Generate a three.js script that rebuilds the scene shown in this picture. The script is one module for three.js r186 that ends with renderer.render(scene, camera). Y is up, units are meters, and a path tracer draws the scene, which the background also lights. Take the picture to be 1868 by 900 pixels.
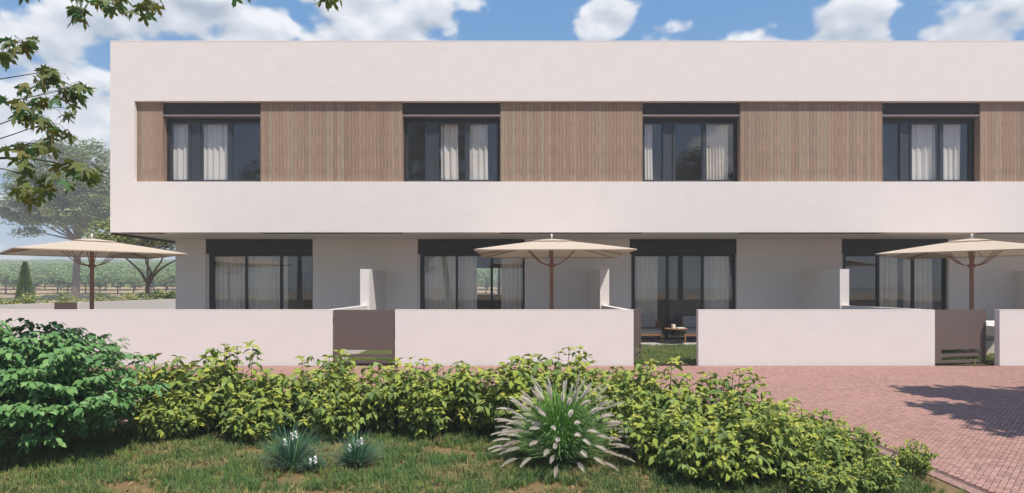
import * as THREE from 'three';
import { mergeGeometries } from 'three/addons/utils/BufferGeometryUtils.js';
import { RoundedBoxGeometry } from 'three/addons/geometries/RoundedBoxGeometry.js';
import { ImprovedNoise } from 'three/addons/math/ImprovedNoise.js';

// ---------------------------------------------------------------- camera, sky, sun, exposure
const scene = new THREE.Scene();
const EYE = 1.545;
const camera = new THREE.PerspectiveCamera(2 * Math.atan(450 / 1100) * 180 / Math.PI, 1868 / 900, 0.1, 2000);
camera.position.set(0, EYE, 0);
camera.setViewOffset(1868, 900, 9, -75, 1868, 900);      // shift lens: verticals stay upright
camera.updateProjectionMatrix();

const renderer = new THREE.WebGLRenderer();
renderer.toneMapping = THREE.LinearToneMapping;
renderer.toneMappingExposure = 1.15;
renderer.shadowMap.enabled = true;

const TO_SUN = new THREE.Vector3(0.83, 2.2, 1).normalize();
const sun = new THREE.DirectionalLight(new THREE.Color(1.0, 0.94, 0.85), 4.7);
sun.position.copy(TO_SUN).multiplyScalar(60).add(new THREE.Vector3(0, 0, -14));
sun.target.position.set(0, 0, -14);
sun.castShadow = true;
sun.shadow.radius = 1;
sun.shadow.mapSize.set(4096, 4096);
Object.assign(sun.shadow.camera, { left: -40, right: 40, top: 40, bottom: -40, near: 1, far: 160 });
scene.add(sun, sun.target);

// seeded random numbers
function rng(seed) { let a = seed >>> 0; return () => { a = (a + 0x6D2B79F5) | 0; let t = Math.imul(a ^ (a >>> 15), 1 | a); t = (t + Math.imul(t ^ (t >>> 7), 61 | t)) ^ t; return ((t ^ (t >>> 14)) >>> 0) / 4294967296; }; }
const noise = new ImprovedNoise();
function fbm(x, y, z, oct) { let s = 0, a = 0.5, f = 1; for (let i = 0; i < oct; i++) { s += a * noise.noise(x * f + 7.3 * i, y * f + 3.1 * i, z * f + 1.7 * i); f *= 2.03; a *= 0.5; } return s; }
const smooth = (a, b, x) => { const t = Math.min(1, Math.max(0, (x - a) / (b - a))); return t * t * (3 - 2 * t); };
const lerp = (a, b, t) => a + (b - a) * t;

{ // blue summer sky with cumulus: air gets paler towards the horizon, clouds are noise on the dome
  const W = 3072, H = 1536, data = new Float32Array(W * H * 4);
  const heads = [ // larger cumulus heads: azimuth from straight ahead (degrees, + is right), elevation, half width, half height, strength
    [37.6, 17.2, 2.2, 2.6, .70], [30, 17.8, 3.0, 2.9, .70], [23.5, 18.6, 3.8, 2.4, .66], [17, 19.5, 3.0, 1.8, .50], [8.6, 24.0, 2.8, 1.5, .55], [33.5, 21, 1.5, 4, -.35], [3, 24, 3.5, 3.5, -.35], [14, 24.5, 2.6, 2.4, -.35], [27, 24.5, 9, 2, -.3], [-8, 24, 6.5, 6, .6], [-21, 23, 11, 9, .70], [-37, 16, 8, 10, .62]];
  for (let j = 0; j < H; j++) {
    const el = (j + 0.5) / H * Math.PI - Math.PI / 2, ce = Math.cos(el), se = Math.sin(el), eld = el * 180 / Math.PI;
    for (let i = 0; i < W; i++) {
      const az = ((i + 0.5) / W - 0.5) * 2 * Math.PI, dx = Math.cos(az) * ce, dz = Math.sin(az) * ce, o = (j * W + i) * 4;
      const u = Math.max(0, se), t = Math.pow(u, 0.36);
      let r = lerp(0.45, 0.012, t), g = lerp(0.65, 0.165, t), b = lerp(0.80, 0.49, t);
      const hz = .85 * Math.exp(-u / .075); r = lerp(r, .70, hz); g = lerp(g, .76, hz); b = lerp(b, .83, hz);
      if (se < 0) { r = 0.42; g = 0.42; b = 0.42; }
      else {
        const ad = Math.atan2(dx, -dz) * 180 / Math.PI;
        let bias = 0; const wa = 3.2 * fbm(dx * 12, se * 18, dz * 12, 3), we = 2.4 * fbm(dx * 12 + 5, se * 18 + 5, dz * 12, 3);
        for (const [a, e, ra, re, s] of heads) { const da = ((ad - a + 540) % 360) - 180 + wa, q = (da / ra) ** 2 + ((eld + we - e) / re) ** 2; if (q < 6) bias += s * Math.exp(-q); }
        const px = dx * 9.5, py = se * 16, pz = dz * 9.5;
        const n = fbm(px, py, pz, 7), m = fbm(px * .22 + 9, py * .22, pz * .22 + 4, 3);
        const c = n * 1.5 + m * 0.9 + bias + 0.0 - 0.10 * smooth(.6, 1, se);
        const cov = smooth(0.06, 0.34, c);
        if (cov > 0) {
          const up = fbm(px + TO_SUN.x * .18, py + .26, pz + TO_SUN.z * .18, 4) * 1.15;
          const lit = Math.min(1, Math.max(0, 0.60 + (n * 1.15 - up) * 1.7 - Math.max(0, c - .45) * .4));
          const cr = lerp(.40, .86, lit), cg = lerp(.46, .87, lit), cb = lerp(.55, .90, lit);
          r = lerp(r, cr, cov * .94); g = lerp(g, cg, cov * .94); b = lerp(b, cb, cov * .94);
        }
      }
      data[o] = r; data[o + 1] = g; data[o + 2] = b; data[o + 3] = 1;
    }
  }
  const sky = new THREE.DataTexture(data, W, H, THREE.RGBAFormat, THREE.FloatType);
  sky.mapping = THREE.EquirectangularReflectionMapping; sky.magFilter = THREE.LinearFilter; sky.needsUpdate = true;
  scene.background = sky; scene.environment = sky;
}
scene.fog = new THREE.FogExp2(new THREE.Color(0.91, 0.92, 0.92), 0.0026);

// ---------------------------------------------------------------- helpers
const taken = new Map();
function numbered(name) { const n = taken.get(name) ?? 0; taken.set(name, n + 1); return n ? `${name}_${String(n).padStart(3, '0')}` : name; }
function tag(o, label, category, group) { o.userData.label = label; o.userData.category = category; if (group) o.userData.group = group; return o; }
function thing(name, label, category, [x, y, z] = [0, 0, 0], turn = 0, group) {
  const o = new THREE.Group(); o.name = numbered(name); o.position.set(x, y, z); o.rotation.y = turn; scene.add(o); return tag(o, label, category, group);
}
function part(parent, name, geometry, m) { const o = new THREE.Mesh(geometry, m); o.name = name; o.castShadow = o.receiveShadow = true; parent.add(o); return o; }
function structure(name, geometry, m) { const o = part(scene, numbered(name), geometry, m); o.userData.kind = 'structure'; return o; }
function copyOf(root, label, group) { const c = root.clone(); c.name = numbered(root.name.replace(/_\d{3}$/, '')); c.userData = { ...root.userData }; if (label) c.userData.label = label; if (group) c.userData.group = group; scene.add(c); return c; }
const merge = (list) => mergeGeometries(list.map((g) => (g.index ? g.toNonIndexed() : g)), false);

// box from x0..x1, y0..y1, depth d0..d1 in front of the camera line (z = -d), uv in metres
function box(x0, x1, y0, y1, d0, d1, du = 0, dv = 0) {
  const g = new THREE.BoxGeometry(x1 - x0, y1 - y0, d1 - d0);
  g.translate((x0 + x1) / 2, (y0 + y1) / 2, -(d0 + d1) / 2);
  const p = g.attributes.position, n = g.attributes.normal, uv = g.attributes.uv;
  for (let i = 0; i < p.count; i++) {
    const ax = Math.abs(n.getX(i)), ay = Math.abs(n.getY(i));
    if (ax > .5) uv.setXY(i, p.getZ(i) + du, p.getY(i) + dv); else if (ay > .5) uv.setXY(i, p.getX(i) + du, p.getZ(i) + dv); else uv.setXY(i, p.getX(i) + du, p.getY(i) + dv);
  }
  return g;
}
function sheet(x0, x1, d0, d1, y) { const g = new THREE.PlaneGeometry(x1 - x0, d1 - d0); g.rotateX(-Math.PI / 2); g.translate((x0 + x1) / 2, y, -(d0 + d1) / 2); const p = g.attributes.position; for (let i = 0; i < p.count; i++) g.attributes.uv.setXY(i, p.getX(i), p.getZ(i)); return g; }
function rbox(w, h, d, r, x, y, z) { const g = new RoundedBoxGeometry(w, h, d, 3, r); g.translate(x, y, z); return g; }
// tapered tube along points [x,y,z,r]
function tube(pts, sides = 6, steps = 0) {
  const P = pts.map((p) => new THREE.Vector3(p[0], p[1], p[2])), R = pts.map((p) => p[3]);
  const curve = P.length > 2 ? new THREE.CatmullRomCurve3(P) : new THREE.LineCurve3(P[0], P[1]);
  const n = steps || Math.max(1, (P.length - 1) * 3), g = new THREE.TubeGeometry(curve, n, 1, sides, false), pos = g.attributes.position;
  for (let i = 0; i <= n; i++) {
    const t = i / n * (R.length - 1), k = Math.min(R.length - 2, Math.floor(t)), r = lerp(R[k], R[k + 1], t - k), c = curve.getPoint(i / n);
    for (let s = 0; s <= sides; s++) { const a = i * (sides + 1) + s; pos.setXYZ(a, c.x + (pos.getX(a) - c.x) * r, c.y + (pos.getY(a) - c.y) * r, c.z + (pos.getZ(a) - c.z) * r); }
  }
  return g;
}
function lathe(profile, seg = 20) { return new THREE.LatheGeometry(profile.map(([r, y]) => new THREE.Vector2(r, y)), seg); }

// textures that show what a surface is made of
function texture(w, h, fn, srgb = true) {
  const d = new Uint8Array(w * h * 4);
  for (let j = 0; j < h; j++) for (let i = 0; i < w; i++) { const c = fn(i / w, j / h, i, j), o = (j * w + i) * 4; d[o] = c[0] * 255; d[o + 1] = c[1] * 255; d[o + 2] = c[2] * 255; d[o + 3] = 255; }
  const t = new THREE.DataTexture(d, w, h); t.wrapS = t.wrapT = THREE.RepeatWrapping; t.magFilter = THREE.LinearFilter; t.minFilter = THREE.LinearMipmapLinearFilter; t.generateMipmaps = true;
  if (srgb) t.colorSpace = THREE.SRGBColorSpace; t.needsUpdate = true; return t;
}
// noise that tiles: two circles in 4d approximated by blending shifted copies
function tiled(u, v, f, oct, s = 0) {
  const n = (a, b) => fbm(a * f + s, b * f + s * 2, s, oct), bu = smooth(.75, 1, u), bv = smooth(.75, 1, v);
  return lerp(lerp(n(u, v), n(u - 1, v), bu), lerp(n(u, v - 1), n(u - 1, v - 1), bu), bv);
}
function tiled2(u, v, fu, fv, oct, s) { const n = (a, b) => fbm(a * fu + s, b * fv + s * 2, s, oct), bu = smooth(.75, 1, u), bv = smooth(.75, 1, v); return lerp(lerp(n(u, v), n(u - 1, v), bu), lerp(n(u, v - 1), n(u - 1, v - 1), bu), bv); }
function scaled(t, sx, sy = sx) { const c = t.clone(); c.repeat.set(sx, sy); c.needsUpdate = true; return c; }
const r0 = rng(5);
const tPlaster = texture(512, 512, (u, v) => { const k = .965 + .02 * tiled(u, v, 5, 4, 2) + .03 * tiled(u, v, 60, 2, 5) + .013 * tiled2(u, v, 5, 42, 3, 6); return [Math.min(1, k), Math.min(1, k * .998), Math.min(1, k * .995)]; });
const tPlasterBump = texture(512, 512, (u, v) => { const k = .5 + .35 * tiled(u, v, 40, 3, 9) + (r0() - .5) * .25; return [k, k, k]; }, false);
const tGrain = texture(256, 512, (u, v) => { const w = tiled(u, v * .25, 26, 3, 3), k = .88 + .22 * w + .12 * tiled(u, v * .5, 70, 2, 8); return [Math.min(1, k), Math.min(1, k), Math.min(1, k)]; });
const tSpeck = texture(256, 256, (u, v) => { const k = .84 + .28 * tiled(u, v, 22, 3, 4) + (r0() - .5) * .16; return [Math.min(1, k), Math.min(1, k), Math.min(1, k)]; });
const tWeave = texture(128, 128, (u, v, i, j) => { const k = .9 + .07 * (((i >> 1) + (j >> 1)) % 2) + (r0() - .5) * .06; return [k, k, k]; });
const tSand = texture(512, 512, (u, v) => { const k = .82 + .3 * tiled(u, v, 4, 5, 6) + (r0() - .5) * .06; return [Math.min(1, k), Math.min(1, k * .985), Math.min(1, k * .95)]; });

const std = (o) => { const m = new THREE.MeshStandardMaterial({ roughness: .8, ...o, color: o.rgb ? new THREE.Color().setRGB(...o.rgb) : o.color }); return m; };
function fix(o) { const { rgb, ...rest } = o; return { ...rest, color: new THREE.Color().setRGB(...rgb) }; }
const S = (o) => new THREE.MeshStandardMaterial(fix({ roughness: .8, ...o }));
const P = (o) => new THREE.MeshPhysicalMaterial(fix({ roughness: .8, ...o }));
const M = {
  render: S({ rgb: [.84, .775, .745], roughness: .92, map: scaled(tPlaster, .45), bumpMap: scaled(tPlasterBump, 1.6), bumpScale: .004 }),
  room: S({ rgb: [.80, .78, .76], roughness: .9, map: scaled(tPlaster, .4) }),
  floor: S({ rgb: [.16, .11, .075], roughness: .5, map: scaled(tGrain, .6) }),
  terrace: S({ rgb: [.66, .62, .58], roughness: .75, map: scaled(tSpeck, 1.1) }),
  box: S({ rgb: [.030, .022, .021], roughness: .55, metalness: .0, map: scaled(tSpeck, 2) }),
  alu: S({ rgb: [.055, .060, .070], roughness: .42, metalness: .35 }),
  aluDark: S({ rgb: [.024, .024, .026], roughness: .45, metalness: .2 }),
  lip: S({ rgb: [.23, .19, .18], roughness: .5, metalness: .2 }),
  trim: S({ rgb: [.07, .032, .022], roughness: .7 }),
  gate: S({ rgb: [.135, .098, .088], roughness: .55, map: scaled(tPlaster, .8) }),
  glass: P({ rgb: [.97, .98, .98], roughness: .012, transmission: 1, thickness: 0, ior: 1.95 }),
  curtain: P({ rgb: [.86, .79, .72], roughness: 1, transmission: .14, thickness: 0, map: scaled(tWeave, 16) }),
  teak: S({ rgb: [.42, .20, .095], roughness: .55, map: scaled(tGrain, 2) }),
  pole: S({ rgb: [.40, .20, .12], roughness: .55, map: scaled(tGrain, 2) }),
  canopy: P({ rgb: [.63, .50, .37], roughness: 1, transmission: .2, thickness: 0, map: scaled(tWeave, 9) }),
  cushion: S({ rgb: [.36, .33, .31], roughness: .95, map: scaled(tWeave, 8) }),
  white: S({ rgb: [.80, .79, .77], roughness: .7 }),
  black: S({ rgb: [.02, .02, .02], roughness: .5 }),
  joint: S({ rgb: [.20, .13, .11], roughness: .95, map: scaled(tSpeck, 1.5) }),
  kerb: S({ rgb: [.46, .27, .225], roughness: .9, map: scaled(tSpeck, 1.2) }),
  soil: S({ rgb: [.36, .245, .11], roughness: 1, map: scaled(tSand, .5), bumpMap: scaled(tSpeck, 3), bumpScale: .015 }),
  lawn: S({ rgb: [.22, .19, .075], roughness: 1, map: scaled(tSand, .6) }),
  field: S({ rgb: [.66, .48, .30], roughness: 1, map: scaled(tSand, .05) }),
  bark: S({ rgb: [.20, .155, .12], roughness: .95, map: scaled(tGrain, 2), bumpMap: scaled(tGrain, 3), bumpScale: .012 }),
  barkDark: S({ rgb: [.09, .07, .055], roughness: .95, map: scaled(tGrain, 3) }),
  twig: S({ rgb: [.13, .10, .045], roughness: .9 }),
};
const leafMat = (rgb, t = .32, coat = .25) => P({ rgb, roughness: .95, transmission: t, thickness: 0, clearcoat: coat, clearcoatRoughness: .38, side: THREE.DoubleSide });

// ---------------------------------------------------------------- ground
const groundY = (x, d) => { const r = Math.max(0, d - 62); return -.05 + .052 * r * smooth(0, 40, r) + (d > 62 ? .5 * fbm(x * .01, d * .012, 3, 2) * smooth(62, 120, d) : 0); };
{
  const nx = 90, nd = 150, pos = [], uv = [], idx = [];
  for (let j = 0; j <= nd; j++) for (let i = 0; i <= nx; i++) {
    const x = lerp(-420, 420, i / nx), q = j / nd, d = lerp(-160, 460, q); pos.push(x, groundY(x, d), -d); uv.push(x, -d);
  }
  for (let j = 0; j < nd; j++) for (let i = 0; i < nx; i++) { const a = j * (nx + 1) + i, b = a + 1, c = a + nx + 1, e = c + 1; idx.push(a, b, c, b, e, c); }
  const g = new THREE.BufferGeometry(); g.setAttribute('position', new THREE.Float32BufferAttribute(pos, 3)); g.setAttribute('uv', new THREE.Float32BufferAttribute(uv, 2)); g.setIndex(idx); g.computeVertexNormals();
  structure('ground', g, M.field);
}
const BED_X = 3.48, BED_D = 6.92;
structure('planting_bed', sheet(-22, BED_X, -12, BED_D, -.004), M.soil);
{ // kerb round the planting bed, laid in one-metre stones
  const kerb = new THREE.Group(); kerb.name = 'kerb'; kerb.userData.kind = 'structure'; scene.add(kerb);
  for (let x = -9.28; x < BED_X - .2; x += 1) part(kerb, 'kerb_stone', box(x, Math.min(x + .99, BED_X), -.05, .006, BED_D, BED_D + .1), M.kerb);
  for (let d = BED_D - .005; d > 2; d -= 1) part(kerb, 'kerb_stone', box(BED_X, BED_X + .1, -.05, .006, d - .99, d), M.kerb);
}
{ // brick paving in herringbone
  const paving = structure('paving', merge([sheet(-26, 26, BED_D + .1, 12.0, -.012), sheet(BED_X + .1, 26, -8, BED_D + .1, -.012)]), M.joint);
  const w = .042, L = 2 * w - .0045, B = w - .0045, h = .03, c = .004;
  const geo = (() => { // block with a chamfered top
    const g = new THREE.BufferGeometry(), a = [], put = (...q) => q.forEach((k) => a.push(...k));
    const lo = [[-L / 2, -h, -B / 2], [L / 2, -h, -B / 2], [L / 2, -h, B / 2], [-L / 2, -h, B / 2]], mid = lo.map(([x, , z]) => [x, -c, z]), top = lo.map(([x, , z]) => [x - Math.sign(x) * c, 0, z - Math.sign(z) * c]);
    for (let i = 0; i < 4; i++) { const j = (i + 1) % 4; put(lo[i], mid[i], lo[j], lo[j], mid[i], mid[j], mid[i], top[i], mid[j], mid[j], top[i], top[j]); }
    put(top[0], top[3], top[1], top[1], top[3], top[2]);
    g.setAttribute('position', new THREE.Float32BufferAttribute(a, 3)); g.computeVertexNormals(); const uv = []; for (let i = 0; i < a.length; i += 3) uv.push(a[i] * 3, a[i + 2] * 3); g.setAttribute('uv', new THREE.Float32BufferAttribute(uv, 2)); return g;
  })();
  const r = rng(77), spots = [], ca = Math.SQRT1_2;
  for (let i = -540; i < 540; i++) for (let j = -540; j < 540; j++) {
    const k = (((i - j) % 4) + 4) % 4; if (k !== 0 && k !== 2) continue;
    const u = (k === 0 ? i + 1 : i + .5) * w, v = (k === 0 ? j + .5 : j) * w, x = ca * (u - v), d = 8 + ca * (u + v);
    if (!((d > BED_D + .17 && d < 11.93) || (x > BED_X + .17 && d > 2.6 && d <= BED_D + .17))) continue;
    if (x < -15 || x > 15) continue;
    spots.push({ x, d, turn: Math.PI / 4 + (k === 0 ? 0 : Math.PI / 2), y: (r() - .5) * .0035, t: r(), n: .5 + .5 * fbm(x * .5, d * .5, 1, 3), q: Math.hypot(x - 4.25, d - 4.85), a: (r() - .5) * .03, b: (r() - .5) * .03 });
  }
  spots.sort((a, b) => a.q - b.q);
  const tone = (s) => { const k = .78 + .3 * s.t + .3 * (s.n - .5), o = s.t * 7 % 1; return [.55 * k * (1 + .06 * o), .315 * k, .262 * k * (1 - .05 * o)]; };
  const tones = []; for (let i = 0; i < 6; i++) { const k = .80 + .07 * i; tones.push(S({ rgb: [.55 * k, .315 * k, .262 * k], roughness: .92, map: scaled(tSpeck, 2.2) })); }
  const near = spots.slice(0, 300), far = spots.slice(300), mt = new THREE.Matrix4(), q = new THREE.Quaternion(), e = new THREE.Euler(), one = new THREE.Vector3(1, 1, 1);
  near.forEach((s, i) => { const o = part(paving, 'paver', geo, tones[Math.floor(s.t * 6)]); o.position.set(s.x, s.y, -s.d); o.rotation.set(s.a, s.turn, s.b, 'YXZ'); });
  const inst = new THREE.InstancedMesh(geo, S({ rgb: [1, 1, 1], roughness: .92, map: scaled(tSpeck, 2.2) }), far.length); inst.name = 'pavers'; inst.userData.kind = 'stuff'; inst.castShadow = inst.receiveShadow = true;
  const col = new THREE.Color();
  far.forEach((s, i) => { e.set(s.a, s.turn, s.b, 'YXZ'); mt.compose(new THREE.Vector3(s.x, s.y, -s.d), q.setFromEuler(e), one); inst.setMatrixAt(i, mt); inst.setColorAt(i, col.setRGB(...tone(s))); });
  paving.add(inst);
}
structure('garden_lawn', sheet(-13, 21, 12.13, 15.745, -.006), M.lawn);
structure('side_lawn', sheet(-13, -9.4, 15.745, 29, -.006), M.lawn);
structure('terrace', box(-9.5, 20.5, -.05, .062, 15.74, 17.26), M.terrace);

// ---------------------------------------------------------------- the row of houses
const DF = 14.97, DW = 15.072, DG = 15.275, DGW = 17.05, NU = 5, XL = -9.86, XR = 20.44, PX = -3.56;
{
  const house = thing('terraced_house', 'long white two-storey terraced building with timber slat bays and dark framed windows', 'building');
  const F = DF + .25, BK = 25.5;
  part(house, 'parapet_wall', box(XL, XR, 6.18, 7.655, DF, F), M.render);
  part(house, 'coping', box(XL - .002, XR + .002, 7.655, 7.68, DF - .003, F + .02), M.render);
  part(house, 'band_wall', box(XL, XR, 2.918, 4.18, DF, F), M.render);
  part(house, 'corner_wall', box(XL, -9.26, 4.18, 6.18, DF, F), M.render);
  part(house, 'corner_wall', box(XR - .6, XR, 4.18, 6.18, DF, F), M.render);
  part(house, 'side_wall', box(XL, XL + .25, 2.918, 7.68, F, BK), M.render);
  part(house, 'side_wall', box(XR - .25, XR, 2.918, 7.68, F, BK), M.render);
  part(house, 'rear_wall', box(XL + .25, XR - .25, 3.2, 7.68, BK - .25, BK), M.render);
  part(house, 'roof', box(XL + .25, XR - .25, 6.95, 7.3, F, BK - .25), M.render);
  part(house, 'floor_slab', box(XL + .25, XR - .25, 2.918, 3.2, F, BK), M.render);
  part(house, 'ground_floor', box(-9.18, 20, -.05, .06, 17.27, 25.25), M.floor);
  part(house, 'edge_trim', box(XL + .01, XL + .06, 2.862, 2.916, DF + .03, BK), M.trim);
  // rooms
  for (let k = 0; k < NU - 1; k++) { part(house, 'party_wall', box(PX - .1 + 6 * k, PX + .1 + 6 * k, .06, 2.916, 17.27, 25.24), M.room); part(house, 'party_wall', box(PX - .1 + 6 * k, PX + .1 + 6 * k, 3.2, 6.95, F + .02, BK - .26), M.room); }
  part(house, 'partition_wall', box(XL + .26, XR - .26, 3.2, 6.95, 19.2, 19.3), M.room);
  for (let k = 0; k < NU; k++) if (k !== 1) {
    const a = Math.max(PX - 5.9 + 6 * k, -9.17), dx = -7.1 + 6 * k;
    part(house, 'partition_wall', box(a, dx, .06, 2.915, 21.0, 21.1), M.room); part(house, 'partition_wall', box(dx + .8, PX - .1 + 6 * k, .06, 2.915, 21.0, 21.1), M.room); part(house, 'partition_wall', box(dx, dx + .8, 2.1, 2.915, 21.0, 21.1), M.room);
    const dr = part(house, 'inner_door', box(dx, dx + .8, .06, 2.1, 21.03, 21.07), M.aluDark); part(dr, 'handle', box(dx + .68, dx + .76, 1.0, 1.03, 20.98, 21.03), M.lip);
  }
  // kitchen counter seen through the second house
  { const kc = part(house, 'kitchen_counter', box(-2.9, 1.9, .06, .98, 24.5, 25.2), M.aluDark); part(kc, 'worktop', box(-2.92, 1.92, .98, 1.02, 24.47, 25.2), M.black); part(house, 'wall_cupboard', box(.5, 2.1, 1.6, 2.6, 24.7, 25.2), M.room); }
  // ground storey piers
  part(house, 'ground_side_wall', box(-9.38, -9.18, -.05, 2.916, 17.25, 25.5), M.render);
  part(house, 'ground_side_wall', box(20, 20.2, -.05, 2.916, 17.25, 25.5), M.render);
  for (let k = 0; k <= NU; k++) { const a = k ? -5.5 + 6 * (k - 1) : -9.38, b = k < NU ? -8.53 + 6 * k : 20.2; part(house, 'ground_wall', box(a, b, .062, 2.916, DGW, DGW + .2), M.render); }
  // rear wall with one opening per house
  for (let k = 0; k <= NU; k++) { const a = k ? -5.77 + 6 * (k - 1) - .0 : -9.17, b = k < NU ? -7.38 + 6 * k : 19.99; part(house, 'ground_rear_wall', box(a, b, .06, 2.916, 25.25, 25.5), M.render); }
  for (let k = 0; k < NU; k++) {
    const a = -7.38 + 6 * k, b = -5.77 + 6 * k;
    part(house, 'ground_rear_wall', box(a, b, .06, 1.18, 25.25, 25.5), M.render); part(house, 'ground_rear_wall', box(a, b, 2.42, 2.916, 25.25, 25.5), M.render);
    const w = part(house, 'rear_window', merge([box(a, b, 1.18, 1.24, 25.35, 25.4), box(a, b, 2.36, 2.42, 25.35, 25.4), box(a, a + .05, 1.24, 2.36, 25.35, 25.4), box(b - .05, b, 1.24, 2.36, 25.35, 25.4), box(a + 1.0, a + 1.1, 1.24, 2.36, 25.35, 25.4)]), M.aluDark);
    const pg = new THREE.PlaneGeometry(b - a - .1, 1.12); pg.translate((a + b) / 2, 1.8, -25.375); part(w, 'pane', pg, M.glass);
  }
  // soffit slots
  part(house, 'soffit_slot', box(-9.62, -8.62, 2.908, 2.916, DF + .04, DF + .30), M.trim);
  for (let k = 0; k < NU; k++) part(house, 'soffit_slot', box(-6.17 + 6 * k, -2.62 + 6 * k, 2.908, 2.916, DF + .03, DF + .28), M.trim);
  // timber slats
  const slatTones = [[.415, .28, .20], [.385, .255, .18], [.45, .31, .225], [.355, .23, .16], [.41, .265, .185], [.425, .325, .225], [.395, .275, .195], [.435, .29, .20]].map((c) => S({ rgb: c, roughness: .78, map: scaled(tGrain, 1.4, .5), bumpMap: scaled(tGrain, 1.4, .5), bumpScale: .0015 }));
  const rs = rng(31), slatGeo = [0, 1, 2, 3].map((v) => { const g = new THREE.BoxGeometry(.0855, 1.996, .026); g.translate(0, 5.18, 0); const p = g.attributes.position; for (let i = 0; i < p.count; i++) g.attributes.uv.setXY(i, p.getX(i) + v * .31 + p.getZ(i), p.getY(i) + v * .77); return g; });
  const bay = (a, b) => {
    part(house, 'bay_backing', box(a + .022, b - .022, 4.18, 6.18, DW + .03, F - .002), M.trim);
    part(house, 'jamb', box(a, a + .02, 4.182, 6.178, DW, DG + .03), slatTones[3]); part(house, 'jamb', box(b - .02, b, 4.182, 6.178, DW, DG + .03), slatTones[3]);
    const n = Math.round((b - a - .044) / .0895), pitch = (b - a - .044) / n;
    for (let i = 0; i < n; i++) { const t = Math.floor(rs() * 4), m = rs() < .13 ? 5 : rs() < .5 ? Math.floor(rs() * 3) : [3, 4, 6, 7][Math.floor(rs() * 4)]; const s = part(house, 'slat', slatGeo[t], slatTones[m]); s.position.set(a + .022 + pitch * (i + .5), 0, -(DW + .013 + rs() * .002)); }
  };
  bay(-9.26, -8.61);
  for (let k = 0; k < NU; k++) bay(-6.17 + 6 * k, k < NU - 1 ? -2.61 + 6 * k : XR - .6);
  // upper windows
  const plane = (x0, x1, y0, y1, d) => { const g = new THREE.PlaneGeometry(x1 - x0, y1 - y0); g.translate((x0 + x1) / 2, (y0 + y1) / 2, -d); return g; };
  for (let k = 0; k < NU; k++) {
    const a = -8.61 + 6 * k, b = -6.17 + 6 * k;
    const w = part(house, 'upper_window', merge([box(a + .002, b - .002, 5.73, 5.83, DG - .02, DG + .05), box(a + .002, b - .002, 4.182, 4.235, DG - .03, DG + .05), box(a + .002, a + .075, 4.235, 5.73, DG - .02, DG + .05), box(b - .07, b - .002, 4.235, 5.73, DG - .02, DG + .05)]), M.aluDark);
    part(w, 'shutter_box', box(a + .003, b - .003, 5.875, 6.177, DW + .052, DG + .05), M.box);
    part(w, 'shutter_lip', box(a + .003, b - .003, 5.832, 5.874, DW + .004, DG + .048), M.lip);
    part(w, 'post', merge([box(a + .55, a + .60, 4.235, 5.73, DG - .035, DG + .05), box(a + .602, a + .80, 4.235, 5.73, DG - .012, DG + .04), box(a + .802, a + .85, 4.235, 5.73, DG - .035, DG + .05)]), M.alu);
    part(w, 'mullion', box(a + 1.56, a + 1.64, 4.235, 5.73, DG - .025, DG + .05), M.alu);
    for (const [p0, p1] of [[.075, .55], [.85, 1.56], [1.64, 2.37]]) {
      const s = part(w, 'sash', merge([box(a + p0, a + p1, 5.69, 5.73, DG - .008, DG + .03), box(a + p0, a + p1, 4.235, 4.275, DG - .008, DG + .03), box(a + p0, a + p0 + .022, 4.275, 5.69, DG - .008, DG + .03), box(a + p1 - .022, a + p1, 4.275, 5.69, DG - .008, DG + .03)]), M.alu);
      part(w, 'pane', plane(a + p0 + .022, a + p1 - .022, 4.275, 5.69, DG + .012), M.glass);
    }
  }
  // ground storey sliding windows
  for (let k = 0; k < NU; k++) {
    const a = -8.53 + 6 * k, b = -5.5 + 6 * k, D = DGW + .1;
    const w = part(house, 'ground_window', merge([box(a + .06, b - .002, 2.44, 2.504, D, D + .09), box(a + .06, b - .002, .064, .12, D, D + .09), box(a + .06, a + .17, .12, 2.44, D, D + .09), box(b - .05, b - .002, .12, 2.44, D, D + .09)]), M.aluDark);
    part(w, 'shutter_box', box(a + .002, b - .002, 2.506, 2.914, DGW + .012, DGW + .2), M.box);
    part(w, 'jamb', box(a + .002, a + .058, .064, 2.504, DGW + .06, DGW + .19), M.room);
    part(w, 'mullion', box(a + 1.07, a + 1.13, .12, 2.44, D + .005, D + .085), M.aluDark); part(w, 'mullion', box(a + 2.06, a + 2.13, .12, 2.44, D + .005, D + .085), M.aluDark);
    for (const [p0, p1, o] of [[.17, 1.07, .05], [1.13, 2.06, .03], [2.13, 2.98, .05]]) part(w, 'pane', plane(a + p0, a + p1, .12, 2.44, D + o), M.glass);
  }
}
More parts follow.
